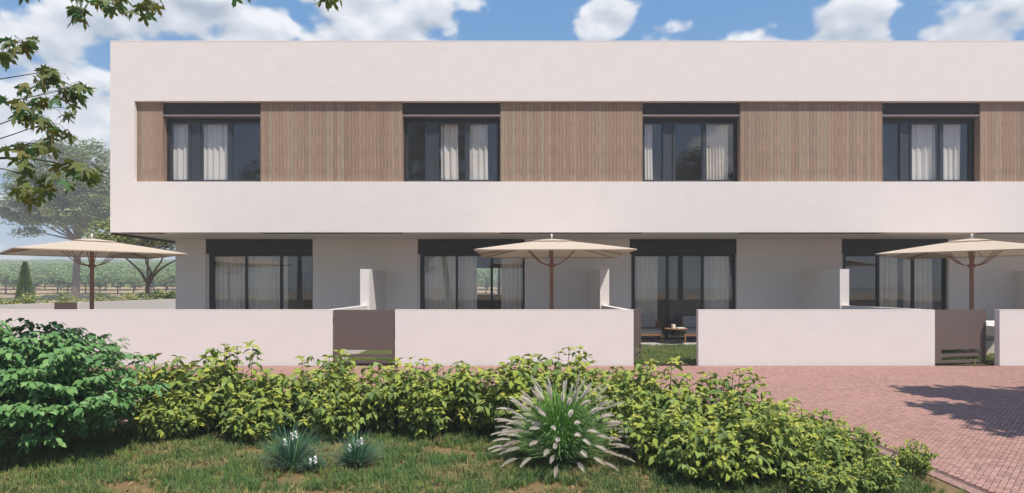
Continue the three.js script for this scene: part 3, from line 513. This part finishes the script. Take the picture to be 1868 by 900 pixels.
{
  const r = rng(55), t = thing('fountain_grass', 'round clump of green fountain grass with cream bottlebrush plumes', 'ornamental grass', [.48, 0, -5.3]);
  const mats = [[.18, .37, .055], [.12, .30, .045], [.25, .43, .065]].map((c) => leafMat(c, .25, .1)), plumeM = [leafMat([.86, .79, .70], .2, 0), leafMat([.80, .71, .63], .2, 0)];
  const bl = [[], [], []];
  const curve = (a, reach, h, n, sagv) => { const o = []; for (let i = 0; i <= n; i++) { const q = i / n; o.push([Math.cos(a) * (.05 + reach * Math.pow(q, 1.25)), h * (q * (1 + sagv) - sagv * q * q * q) , Math.sin(a) * (.05 + reach * Math.pow(q, 1.25))]); } return o; };
  for (let k = 0; k < 2200; k++) { const a = r() * 6.283, lean = Math.sqrt(r()), th = lean * 1.38, L = .46 + .2 * r(); bl[Math.floor(r() * 3)].push(bladeRibbon(curve(a, L * Math.sin(th) * .72, L * Math.cos(th) * 1.0 + .04, 5, .35 + .5 * r()), .0036 + .0014 * r())); }
  bl.forEach((l, k) => { const o = part(t, 'blades', merge(l), mats[k]); o.userData.kind = 'stuff'; });
  for (let k = 0; k < 130; k++) {
    const a = k * 2.39996 + r() * .3, lean = Math.pow((k + .5) / 130, .62), th = .1 + lean * 1.36, L = .52 + .12 * r(), pts = curve(a, L * Math.sin(th) * .74, L * Math.cos(th) + .04, 6, .25 + .2 * r()), p1 = pts[6], p0 = pts[5];
    const dir = new THREE.Vector3(p1[0] - p0[0], p1[1] - p0[1], p1[2] - p0[2]).normalize(), base = new THREE.Vector3(...p1), len = .13 + .05 * r(), list = [];
    const st = part(t, 'stalk', tube(pts.filter((_, i) => i % 2 === 0).map((p) => [...p, .0016]), 4, 5), mats[2]);
    const side = new THREE.Vector3().crossVectors(dir, Math.abs(dir.y) > .9 ? new THREE.Vector3(1, 0, 0) : upv).normalize(), oth = new THREE.Vector3().crossVectors(dir, side), pos = [];
    for (let b = 0; b < 320; b++) { const q = b / 320, rad = .0085 * Math.sin(Math.PI * Math.min(1, q * .9 + .1)) + .002, an = b * 2.4, o = side.clone().multiplyScalar(Math.cos(an)).addScaledVector(oth, Math.sin(an)), c = base.clone().addScaledVector(dir, q * len).add(new THREE.Vector3(0, -.35 * q * q * len * (1 - Math.abs(dir.y)), 0)); const tip = c.clone().addScaledVector(o, rad * (1.4 + r())).addScaledVector(dir, .016), w = new THREE.Vector3().crossVectors(o, dir).multiplyScalar(.0018); pos.push(c.x + w.x, c.y + w.y, c.z + w.z, c.x - w.x, c.y - w.y, c.z - w.z, tip.x, tip.y, tip.z); }
    const g = new THREE.BufferGeometry(); g.setAttribute('position', new THREE.Float32BufferAttribute(pos, 3)); g.computeVertexNormals(); part(t, 'plume', g, plumeM[k % 3 ? 0 : 1]);
  }
}
function lilyTuft(x, d, s, seed, label, flowers) {
  const r = rng(seed), t = thing('lily_clump', label, 'flower clump', [x, 0, -d], 0, 'white flowering clumps'), mats = [leafMat([.045, .15, .08], .25, .3), leafMat([.08, .20, .07], .25, .3)], fm = S({ rgb: [.82, .80, .76], roughness: .7 }), bl = [[], []];
  for (let k = 0; k < 420; k++) { const a = r() * 6.283, th = .15 + 1.2 * Math.sqrt(r()), L = (.30 + .20 * r()) * s, o = []; for (let i = 0; i <= 5; i++) { const q = i / 5; o.push([Math.cos(a) * (.02 + L * Math.sin(th) * q), L * Math.cos(th) * q * (1.5 - .5 * q * q), Math.sin(a) * (.02 + L * Math.sin(th) * q)]); } bl[k % 2].push(bladeRibbon(o, .0032)); }
  bl.forEach((l, k) => { const o = part(t, 'blades', merge(l), mats[k]); o.userData.kind = 'stuff'; });
  for (const [fx, fh] of flowers) {
    const st = part(t, 'flower_stalk', tube([[0, 0, 0, .0035], [fx * .6, fh * .6, .03, .003], [fx, fh, .05, .0025]], 5, 5), fm);
    for (let k = 0; k < 7; k++) { const a = k * 2.4, g = lathe([[.0015, 0], [.0065, .005], [.008, .013], [.011, .021]], 7); g.rotateZ(.9); g.rotateY(a); g.translate(fx + Math.cos(a) * .008, fh - .05 + k * .009, .05 - Math.sin(a) * .008); part(t, 'blossom', g, fm); }
  }
}
lilyTuft(-1.86, 5.2, .82, 61, 'dark green grassy clump with three white flower heads', [[-.04, .235], [.02, .285], [.055, .30]]);
lilyTuft(-1.30, 5.22, .68, 62, 'smaller grassy clump with white blossoms beside the bare soil', [[.02, .22], [.05, .24], [-.05, .18]]);
lilyTuft(-1.64, 5.08, .3, 63, 'tiny tuft with two white blossoms between the grassy clumps', [[.0, .10], [.04, .12]]);
// ---------------------------------------------------------------- grass
function grass(name, count, place, mats, hgt, seed) {
  const r = rng(seed), root = new THREE.Group(); root.name = name; root.userData.kind = 'stuff'; scene.add(root);
  mats.forEach((m, k) => {
    const list = []; for (let b = 0; b < 9; b++) { const a = r() * 6.283, L = hgt * (.6 + .8 * r()), o = [], th = .2 + .9 * r(); for (let i = 0; i <= 3; i++) { const q = i / 3; o.push([(r() - .5) * .002 + Math.cos(a) * (.012 + L * Math.sin(th) * q * q), L * Math.cos(th * q * .8) * q, Math.sin(a) * (.012 + L * Math.sin(th) * q * q)]); } list.push(bladeRibbon(o, .0022)); }
    const inst = new THREE.InstancedMesh(merge(list), m, count), mt = new THREE.Matrix4(), q = new THREE.Quaternion(); inst.name = 'grass_blades'; inst.userData.kind = 'stuff'; inst.castShadow = inst.receiveShadow = true; let n = 0;
    for (let i = 0; i < count; i++) { const s = place(r, k); if (!s) continue; const c = .7 + .7 * r(); mt.compose(new THREE.Vector3(s[0], -.004, -s[1]), q.setFromAxisAngle(upv, r() * 6.283), new THREE.Vector3(c, c * (.6 + .7 * r()), c)); inst.setMatrixAt(n++, mt); }
    inst.count = n; root.add(inst);
  });
}
const grassMats = [leafMat([.16, .23, .04], .25, .05), leafMat([.30, .26, .09], .25, .05), leafMat([.09, .18, .035], .25, .05)];
grass('bed_grass', 20000, (r, k) => { const x = lerp(-6.2, 3.4, r()), d = lerp(3.2, 6.75, r()), n = fbm(x * 1.6 + k * 5, d * 2.2, 2, 3); return n > (k === 1 ? .04 : -.05) ? [x, d] : null; }, grassMats, .05, 71);
grass('lawn_grass', 15000, (r, k) => { const x = lerp(2.5, 8.3, r()), d = lerp(12.15, 15.7, r()); if (fbm(x * 1.2 + k * 5, d * 1.2, 2, 2) < -.12) return null; return [r() < .25 ? x + 6 : x, d]; }, grassMats, .055, 72);
grass('terrace_side_grass', 5000, (r) => [lerp(-12.9, -3.7, r()), lerp(12.2, 15.7, r())], grassMats, .05, 73);
grass('gate_side_grass', 4000, (r) => [lerp(-3.4, 2.3, r()), lerp(12.2, 15.7, r())], grassMats, .05, 74);

{ // dry leaves and twigs lying on the bed
  const r = rng(75), g = leafGeo(.05, .026, .4, .5), m = new THREE.InstancedMesh(g, S({ rgb: [.26, .16, .07], roughness: .9, side: THREE.DoubleSide }), 1500), mt = new THREE.Matrix4(); m.name = 'leaf_litter'; m.userData.kind = 'stuff'; m.castShadow = m.receiveShadow = true;
  for (let i = 0; i < 1500; i++) { const a = r() * 6.283, p = new THREE.Vector3(lerp(-6, 3.4, r()), .012, -lerp(3.4, 6.8, r())); mt.copy(leafMatrix(p, new THREE.Vector3(Math.cos(a), (r() - .4) * .3, Math.sin(a)), (r() - .5) * 1.2, .5 + .7 * r())); m.setMatrixAt(i, mt); }
  scene.add(m);
}
// ---------------------------------------------------------------- trees
const diamond = (s, w) => { const g = new THREE.BufferGeometry(); g.setAttribute('position', new THREE.Float32BufferAttribute([0, 0, 0, -w / 2, .02 * s, s * .45, w / 2, .02 * s, s * .45, 0, -.12 * s, s], 3)); g.setIndex([0, 2, 1, 1, 2, 3]); g.computeVertexNormals(); return g; };
function crown(t, list, r, o) { // list of ellipsoids [x,y,z,rx,ry,rz,nClumps]; limbs run from the fork to each clump group
  const leaves = [], limbs = [];
  for (const [x, y, z, rx, ry, rz, n] of list) for (let k = 0; k < n; k++) {
    const v = new THREE.Vector3(r() - .5, r() - .5, r() - .5).normalize().multiplyScalar(Math.pow(r(), .42)), c = new THREE.Vector3(x + v.x * rx, y + v.y * ry, z + v.z * rz), cs = o.clump * (.6 + .8 * r());
    if (k % o.limbEvery === 0) { const f = o.fork[Math.floor(r() * o.fork.length)], m = [lerp(f[0], c.x, .5), lerp(f[1], c.y, .42), lerp(f[2], c.z, .5)]; limbs.push(tube([[...f, o.limbR], [m[0], m[1], m[2], o.limbR * .6], [c.x, c.y, c.z, o.limbR * .15]], 5, 6)); }
    const tone = Math.floor(r() * o.mats.length);
    for (let j = 0; j < o.perClump; j++) {
      const d = new THREE.Vector3(r() - .5, r() - .5, r() - .5).normalize().multiplyScalar(cs * Math.pow(r(), .45)); d.y *= .62; const p = c.clone().add(d), a = r() * 6.283;
      leaves.push({ m: leafMatrix(p, new THREE.Vector3(Math.cos(a), (r() - .62) * .9, Math.sin(a)), (r() - .5) * 1.1, .7 + .6 * r()), geo: 0, tone: r() < .7 ? tone : Math.floor(r() * o.mats.length) });
    }
  }
  if (limbs.length) part(t, 'limbs', merge(limbs), o.bark);
  mergedLeaves(t, 'crown', leaves, [o.leaf], o.mats);
}
const greyGreen = [[.25, .32, .11], [.18, .25, .085], [.33, .39, .14]].map((c) => leafMat(c, .18, .05));
const limeGreen = [[.27, .31, .06], [.19, .25, .05], [.34, .36, .08]].map((c) => leafMat(c, .25, .05));
const orchardGreen = [[.27, .38, .15], [.20, .31, .12], [.34, .44, .18]].map((c) => leafMat(c, .15, .05));
const deepGreen = [[.045, .08, .02], [.03, .06, .018], [.065, .11, .025]].map((c) => leafMat(c, .28, .15));
const brightGreen = [[.11, .20, .04], [.08, .155, .035], [.15, .25, .05]].map((c) => leafMat(c, .3, .2));
{ const r = rng(801), t = thing('tall_tree', 'tall hazy grey-green tree with straight trunk beyond the side wall', 'tree', [-51.6, 0, -72]); t.scale.setScalar(2);
  part(t, 'trunk', tube([[0, -.2, 0, .24], [.05, 1.5, 0, .19], [.18, 3.4, 0, .17], [.1, 5, 0, .13], [0, 7.4, 0, .05]], 10), M.bark);
  crown(t, [[-.6, 6.2, 0, 3.3, 1.9, 3, 200], [-.3, 8.0, 0, 2.4, 1.9, 2.2, 120], [.9, 5.2, .3, 2.3, 1.1, 2, 80], [-2.6, 5.0, 0, 1.6, 1.1, 1.5, 50]], r, { clump: .5, perClump: 110, limbEvery: 9, fork: [[.15, 3.6, 0], [.1, 4.6, 0], [.05, 5.8, 0]], limbR: .07, bark: M.bark, leaf: diamond(.17, .10), mats: greyGreen }); }
{ const r = rng(802), t = thing('spreading_tree', 'low spreading yellow-green tree with forked trunk beside the house end', 'tree', [-16.7, 0, -28]);
  part(t, 'trunk', tube([[0, -.2, 0, .13], [.05, .7, 0, .11], [-.02, 1.4, 0, .10], [.05, 2.05, 0, .09]], 9), M.bark);
  for (const q of [[-1.3, 3.2, .2], [-.3, 3.3, -.4], [.9, 3.4, .1], [1.9, 3.1, -.2], [.3, 3.5, .5]]) part(t, 'fork', tube([[.04, 1.5 + .45 * r(), 0, .06], [lerp(.05, q[0], .22) + .2 * (r() - .5), 2.25, q[2] * .4, .05], [lerp(.05, q[0], .62) + .3 * (r() - .5), 2.75, q[2] * .8, .036], [...q, .02]], 7), M.bark);
  crown(t, [[.3, 4.0, 0, 3.0, .75, 2.4, 150], [1.3, 4.6, 0, 2.6, .7, 2, 90], [-1.9, 3.5, .2, 1.0, .4, 1, 26]], r, { clump: .42, perClump: 75, limbEvery: 8, fork: [[-1.3, 3.2, .2], [-.3, 3.3, -.4], [.9, 3.4, .1], [1.9, 3.1, -.2], [.3, 3.5, .5]], limbR: .03, bark: M.barkDark, leaf: diamond(.15, .085), mats: limeGreen }); }
{ const r = rng(803), t = thing('conifer', 'narrow clipped dark conifer beyond the side wall', 'tree', [-24.0, 0, -30]), leaves = [];
  part(t, 'trunk', tube([[0, -.1, 0, .07], [0, 2.4, 0, .02]], 6, 4), M.barkDark);
  for (let k = 0; k < 9000; k++) { const y = .1 + 2.7 * r(), R = .52 * Math.pow(1 - y / 2.9, .78), a = r() * 6.283, q = Math.sqrt(.45 + .55 * r()), p = new THREE.Vector3(Math.cos(a) * R * q, y, Math.sin(a) * R * q); leaves.push({ m: leafMatrix(p, new THREE.Vector3(Math.cos(a), .8 + r(), Math.sin(a)), r() * 2, .8 + .5 * r()), geo: 0, tone: Math.floor(r() * 3) }); }
  mergedLeaves(t, 'crown', leaves, [diamond(.075, .035)], brightGreen); }
function ball(name, label, x, y, d, rx, ry, rz, n, seed, mats, leaf, group) { const r = rng(seed), t = thing(name, label, 'shrub', [x, 0, -d], 0, group); part(t, 'stem', tube([[0, -.1, 0, .04], [.03, y * .6, 0, .03], [0, y, 0, .01]], 6, 4), M.barkDark); crown(t, [[0, y, 0, rx, ry, rz, n]], r, { clump: .2, perClump: 60, limbEvery: 6, fork: [[.03, y * .5, 0]], limbR: .02, bark: M.barkDark, leaf, mats }); }
ball('round_shrub', 'rounded bright green shrub against the house end wall', -14.9, .85, 26, 1.1, .72, .9, 80, 804, brightGreen, diamond(.11, .07));
{ const r = rng(805), t = thing('low_hedge', 'low straggly yellow-green hedge along the outside of the side wall', 'hedge', [-14.5, 0, -14]), list = [], n = 26;
  for (let k = 0; k < n; k++) { const d = k * .62, h = 1.24 + .2 * r(); part(t, 'stem', tube([[0, -.1, -d, .015], [(r() - .5) * .2, h * .6, -d, .01], [(r() - .5) * .3, h, -d, .004]], 5, 4), M.barkDark); list.push([(r() - .5) * .2, h * .68, -d, .42, h * .34, .42, 22]); }
  crown(t, list, r, { clump: .17, perClump: 34, limbEvery: 99, fork: [[0, .5, -1]], limbR: .01, bark: M.barkDark, leaf: diamond(.09, .05), mats: limeGreen }); }
{ // orchard on the rising field
  const protos = [0, 1, 2].map((v) => { const r = rng(820 + v), t = thing('orchard_tree', 'small pale green orchard tree in the first field row', 'tree', [0, 0, 0], 0, 'orchard trees');
    part(t, 'trunk', tube([[0, -.15, 0, .10], [.04, .5, 0, .085], [-.03, 1.0, 0, .07]], 6, 5), M.barkDark);
    crown(t, [[0, 2.1, 0, 1.5, .85, 1.4, 40], [0, 1.35, 0, 1.3, .35, 1.3, 22]], r, { clump: .36, perClump: 26, limbEvery: 5, fork: [[-.03, .9, 0]], limbR: .04, bark: M.barkDark, leaf: diamond(.24, .15), mats: orchardGreen }); return t; });
  const r = rng(840); let n = 0;
  const rows = [[84, 'small pale green orchard tree in the front row of the field'], [90.5, 'small pale green orchard tree in the second row of the field'], [97, 'small pale green orchard tree in the third row of the field']];
  rows.forEach(([d, label], ri) => { for (let x = -70; x < -42; x += 2.25) { const xx = x + (r() - .5) * .5 + ri * .8, dd = d + (r() - .5), o = n < 3 ? protos[n] : copyOf(protos[n % 3]); o.userData.label = label; o.userData.group = 'orchard ' + ['front', 'second', 'third'][ri] + ' row'; n++; o.position.set(xx, groundY(xx, dd), -dd); o.rotation.y = r() * 6.28; o.scale.setScalar(.92 + .22 * r()); } });
  const far = []; for (let d = 84; d < 300; d += d < 103 ? 6.5 : 5) for (let x = -.95 * d; x < (d < 200 ? 24 : 60); x += d < 150 ? 2.25 : 3.2) { if (d < 103 && x > -71 && x < -41.5) continue; far.push([x + (r() - .5), d + (r() - .5) * 1.5, .9 + .3 * r(), r() * 6.28]); }
  const grove = new THREE.Group(); grove.name = 'far_orchard'; grove.userData.kind = 'stuff'; scene.add(grove); const mt = new THREE.Matrix4(), q = new THREE.Quaternion();
  protos[0].children.forEach((c) => { const inst = new THREE.InstancedMesh(c.geometry, c.material, far.length); inst.name = 'orchard_' + c.name; inst.userData.kind = 'stuff'; inst.castShadow = inst.receiveShadow = true; far.forEach(([x, d, s, a], i) => inst.setMatrixAt(i, mt.compose(new THREE.Vector3(x, groundY(x, d), -d), q.setFromAxisAngle(upv, a), new THREE.Vector3(s, s, s)))); grove.add(inst); });
}
// trees across the street: the upper windows mirror them, and one shades the paving
function streetTree(label, x, z, h, R, seed, lean = 0) { const r = rng(seed), t = thing('street_tree', label, 'tree', [x, 0, z]);
  part(t, 'trunk', tube([[0, -.1, 0, .24], [lean * .3, h * .18, 0, .2], [lean, h * .42, 0, .15], [lean * 1.1, h * .8, 0, .05]], 9), M.barkDark);
  crown(t, [[lean, h * .68, 0, R, h * .26, R, 130], [lean * .6, h * .86, 0, R * .6, h * .13, R * .6, 40], [lean, h * .5, 0, R * .8, h * .1, R * .8, 40]], r, { clump: .6, perClump: 60, limbEvery: 7, fork: [[lean, h * .4, 0], [lean, h * .5, 0]], limbR: .07, bark: M.barkDark, leaf: diamond(.24, .15), mats: deepGreen }); }
streetTree('tall dark street tree mirrored in the second upper window', -4.2, 9.5, 14.5, 4.2, 851, -.8);
streetTree('dark rounded street tree mirrored in the third upper window', 12.9, 10.5, 11.6, 2.4, 852);
streetTree('dark street tree standing across from the closed gate', -17, 15, 12, 4, 853);
{ const r = rng(854), t = thing('shade_tree', 'broad tree beside the paving that throws its shadow on the bricks', 'tree', [11.35, 0, -4.6]);
  part(t, 'trunk', tube([[0, -.1, 0, .2], [-.1, 1.8, -.1, .16], [-.5, 3.8, -.3, .12], [-.9, 5, -.5, .05]], 9), M.barkDark);
  crown(t, [[-1.3, 5.6, -.7, 2.3, 1.0, 1.7, 70], [-3.3, 5.0, -.6, 1.1, .35, .5, 14], [-2.9, 5.6, .6, 1.2, .3, .45, 12], [-2.7, 4.9, -2.0, 1.0, .3, .4, 10]], r, { clump: .40, perClump: 80, limbEvery: 4, fork: [[-.5, 3.8, -.3], [-.7, 4.4, -.4]], limbR: .05, bark: M.barkDark, leaf: diamond(.22, .13), mats: deepGreen }); }
// ---------------------------------------------------------------- maple whose branches hang into view
{
  const r = rng(900), t = thing('maple_tree', 'maple tree with olive lobed leaves hanging on thin twigs over the corner', 'tree', [-6.4, 0, -5.1]);
  const mats = [[.14, .175, .016], [.11, .155, .016], [.06, .17, .035], [.19, .18, .018]].map((c) => leafMat(c, .48, .1));
  const shape = (() => { // five lobes with teeth
    const sh = new THREE.Shape(), lobes = [[-2.35, .52], [-1.2, .86], [0, 1.0], [1.2, .86], [2.35, .52]], pts = [];
    lobes.forEach(([a, l], i) => { const at = (an, q) => [Math.sin(an) * q, Math.cos(an) * q]; pts.push(at(a - .34, l * .60), at(a - .24, l * .80), at(a - .13, l * .76), at(a, l), at(a + .13, l * .76), at(a + .24, l * .80), at(a + .34, l * .60)); if (i < 4) pts.push(at((a + lobes[i + 1][0]) / 2, .30)); });
    sh.moveTo(0, -.12); pts.forEach((p) => sh.lineTo(p[0] * .075, p[1] * .075 + .03)); sh.lineTo(0, -.0); return sh; })();
  const mg = [0, 1, 2].map((v) => { const sh = new THREE.ShapeGeometry(shape), p = sh.attributes.position; for (let i = 0; i < p.count; i++) { const x = p.getX(i), y = p.getY(i) + (p.getY(i) < -.05 ? .09 : 0); p.setXYZ(i, x, -(x * x) * (3 + 2 * v) - y * y * (2 + 2 * v) + .15 * Math.abs(x), y); } const g = new THREE.BufferGeometry(); g.setAttribute('position', p); const id = sh.index.array.slice(); g.setIndex([...id]); g.computeVertexNormals(); return g; });
  const W = (x, y, z) => [x + 6.4, y, z + 5.1];
  part(t, 'trunk', tube([[0, -.1, 0, .16], [.05, 1.6, 0, .13], [.1, 3.4, .1, .11], [0, 5.2, .1, .06], [-.1, 6.4, 0, .03]], 9), M.bark);
  const limb = (name, pts) => part(t, name, tube(pts.map(([x, y, z, q]) => [...W(x, y, z), q]), 6), M.barkDark);
  limb('limb', [[-6.3, 3.3, -5.0, .05], [-5.4, 4.0, -5.0, .035], [-4.0, 4.4, -5.0, .02], [-2.6, 4.32, -5.05, .012], [-1.3, 4.12, -5.0, .005]]);
  limb('limb', [[-6.3, 2.3, -5.0, .045], [-5.3, 2.85, -5.0, .03], [-4.6, 3.3, -5.0, .016], [-4.15, 3.62, -5.0, .006]]);
  limb('limb', [[-6.3, 1.9, -5.0, .04], [-5.4, 2.3, -5.05, .025], [-4.6, 2.6, -5.05, .012], [-3.95, 2.62, -5.0, .006]]);
  // groups: attachment on a limb, then sprays of leaves (x, y in metres)
  const groups = [
    [[-4.7, 3.25], [[-3.93, 3.62], [-3.92, 3.54], [-3.95, 3.50], [-3.86, 3.50], [-3.99, 3.42]]],
    [[-4.7, 3.2], [[-3.86, 3.41], [-3.85, 3.36], [-3.95, 3.34], [-3.79, 3.35], [-3.94, 3.30]]],
    [[-4.6, 3.0], [[-3.95, 3.19], [-3.96, 3.15], [-3.55, 3.24], [-3.49, 3.22], [-3.63, 3.18], [-3.57, 3.16], [-3.63, 3.12], [-3.62, 3.08]]],
    [[-4.7, 2.75], [[-3.84, 3.05], [-3.73, 3.07], [-3.71, 3.05], [-3.95, 3.01], [-3.84, 2.98], [-3.73, 3.0], [-3.93, 2.93], [-3.78, 2.92], [-3.62, 3.07], [-3.95, 3.04]]],
    [[-4.7, 2.65], [[-3.93, 2.95], [-3.80, 2.96], [-3.86, 2.88], [-3.75, 2.89], [-3.93, 2.83], [-3.88, 2.92]]],
    [[-4.7, 2.6], [[-3.97, 2.72], [-3.86, 2.72], [-3.71, 2.70], [-3.96, 2.68], [-3.91, 2.66]]],
    [[-4.4, 2.62], [[-3.90, 2.57], [-3.95, 2.51], [-3.71, 2.58], [-3.66, 2.60], [-3.56, 2.57], [-3.50, 2.53], [-3.62, 2.52], [-3.55, 2.50], [-3.69, 2.54], [-3.60, 2.56]]],
    [[-4.5, 2.55], [[-3.75, 2.46], [-3.69, 2.45], [-3.82, 2.43], [-3.90, 2.43], [-3.77, 2.38], [-3.93, 2.35], [-3.85, 2.40], [-3.97, 2.32], [-3.80, 2.36]]],
    [[-4.3, 4.36], [[-3.96, 3.96], [-3.86, 3.96], [-4.0, 4.01]]],
    [[-3.9, 4.4], [[-3.60, 3.89], [-3.52, 3.84], [-3.59, 3.83], [-3.45, 3.89], [-3.48, 3.96], [-3.39, 3.92], [-3.55, 3.87]]],
    [[-3.5, 4.38], [[-3.35, 3.95], [-3.30, 3.96], [-3.25, 3.92], [-3.27, 3.89], [-3.40, 4.00], [-3.20, 4.00]]],
    [[-3.2, 4.36], [[-3.13, 3.94], [-3.09, 3.91], [-3.01, 3.95], [-3.0, 3.91], [-2.94, 3.97], [-3.05, 4.00]]],
    [[-2.4, 4.3], [[-2.30, 3.98], [-2.24, 3.97], [-2.12, 3.97], [-2.2, 4.05]]],
    [[-1.6, 4.18], [[-1.56, 3.97], [-1.50, 3.93], [-1.45, 3.96], [-1.4, 4.03]]]];
  const leaves = [];
  groups.forEach(([at, list]) => {
    const cx = list.reduce((s, p) => s + p[0], 0) / list.length, cy = list.reduce((s, p) => s + p[1], 0) / list.length, dz = -5 + (r() - .5) * .25;
    part(t, 'twig', tube([[...W(at[0], at[1], -5), .007], [...W(lerp(at[0], cx, .5), lerp(at[1], cy, .35) + .03, lerp(-5, dz, .5)), .005], [...W(cx, cy + .02, dz), .003]], 5, 6), M.barkDark);
    list.forEach(([x, y]) => { const zz = dz + (r() - .5) * .3, petiole = tube([[...W(cx, cy + .02, dz), .003], [...W(lerp(cx, x, .6), lerp(cy, y, .5) + .03, zz), .0022], [...W(x, y, zz), .0014]], 4, 4); part(t, 'twig', petiole, M.barkDark);
      const n = r() < .5 ? 4 : 3; for (let k = 0; k < n; k++) { const a = r() * 6.283, p = new THREE.Vector3(...W(x + (r() - .5) * .09, y + (r() - .5) * .06, zz + (r() - .5) * .12)); leaves.push({ p, m: leafMatrix(p, new THREE.Vector3(Math.cos(a), -.35 - .6 * r(), Math.sin(a)), (r() - .5) * .9, .90 + .35 * r()), geo: Math.floor(r() * 3), tone: Math.floor(r() * 4) }); } });
  });
  singleLeaves(t, leaves.slice(0, 300), mg, mats); mergedLeaves(t, 'foliage', leaves.slice(300), mg, mats);
  const rest = []; for (let k = 0; k < 5200; k++) { const b = [[-.3, 5.5, .3, 1.3, 1.3, 1.3], [-1.2, 4.4, .2, 1.0, 1.1, 1.2], [-.2, 6.6, .1, .9, .8, .9]][k % 3], v = new THREE.Vector3(r() - .5, r() - .5, r() - .5).normalize().multiplyScalar(Math.pow(r(), .4)), p = new THREE.Vector3(b[0] + v.x * b[3], b[1] + v.y * b[4], b[2] + v.z * b[5]), a = r() * 6.283; rest.push({ m: leafMatrix(p, new THREE.Vector3(Math.cos(a), -.5 * r(), Math.sin(a)), (r() - .5), .75 + .4 * r()), geo: k % 3, tone: Math.floor(r() * 4) }); }
  mergedLeaves(t, 'crown', rest, mg, mats);
}
renderer.render(scene, camera);
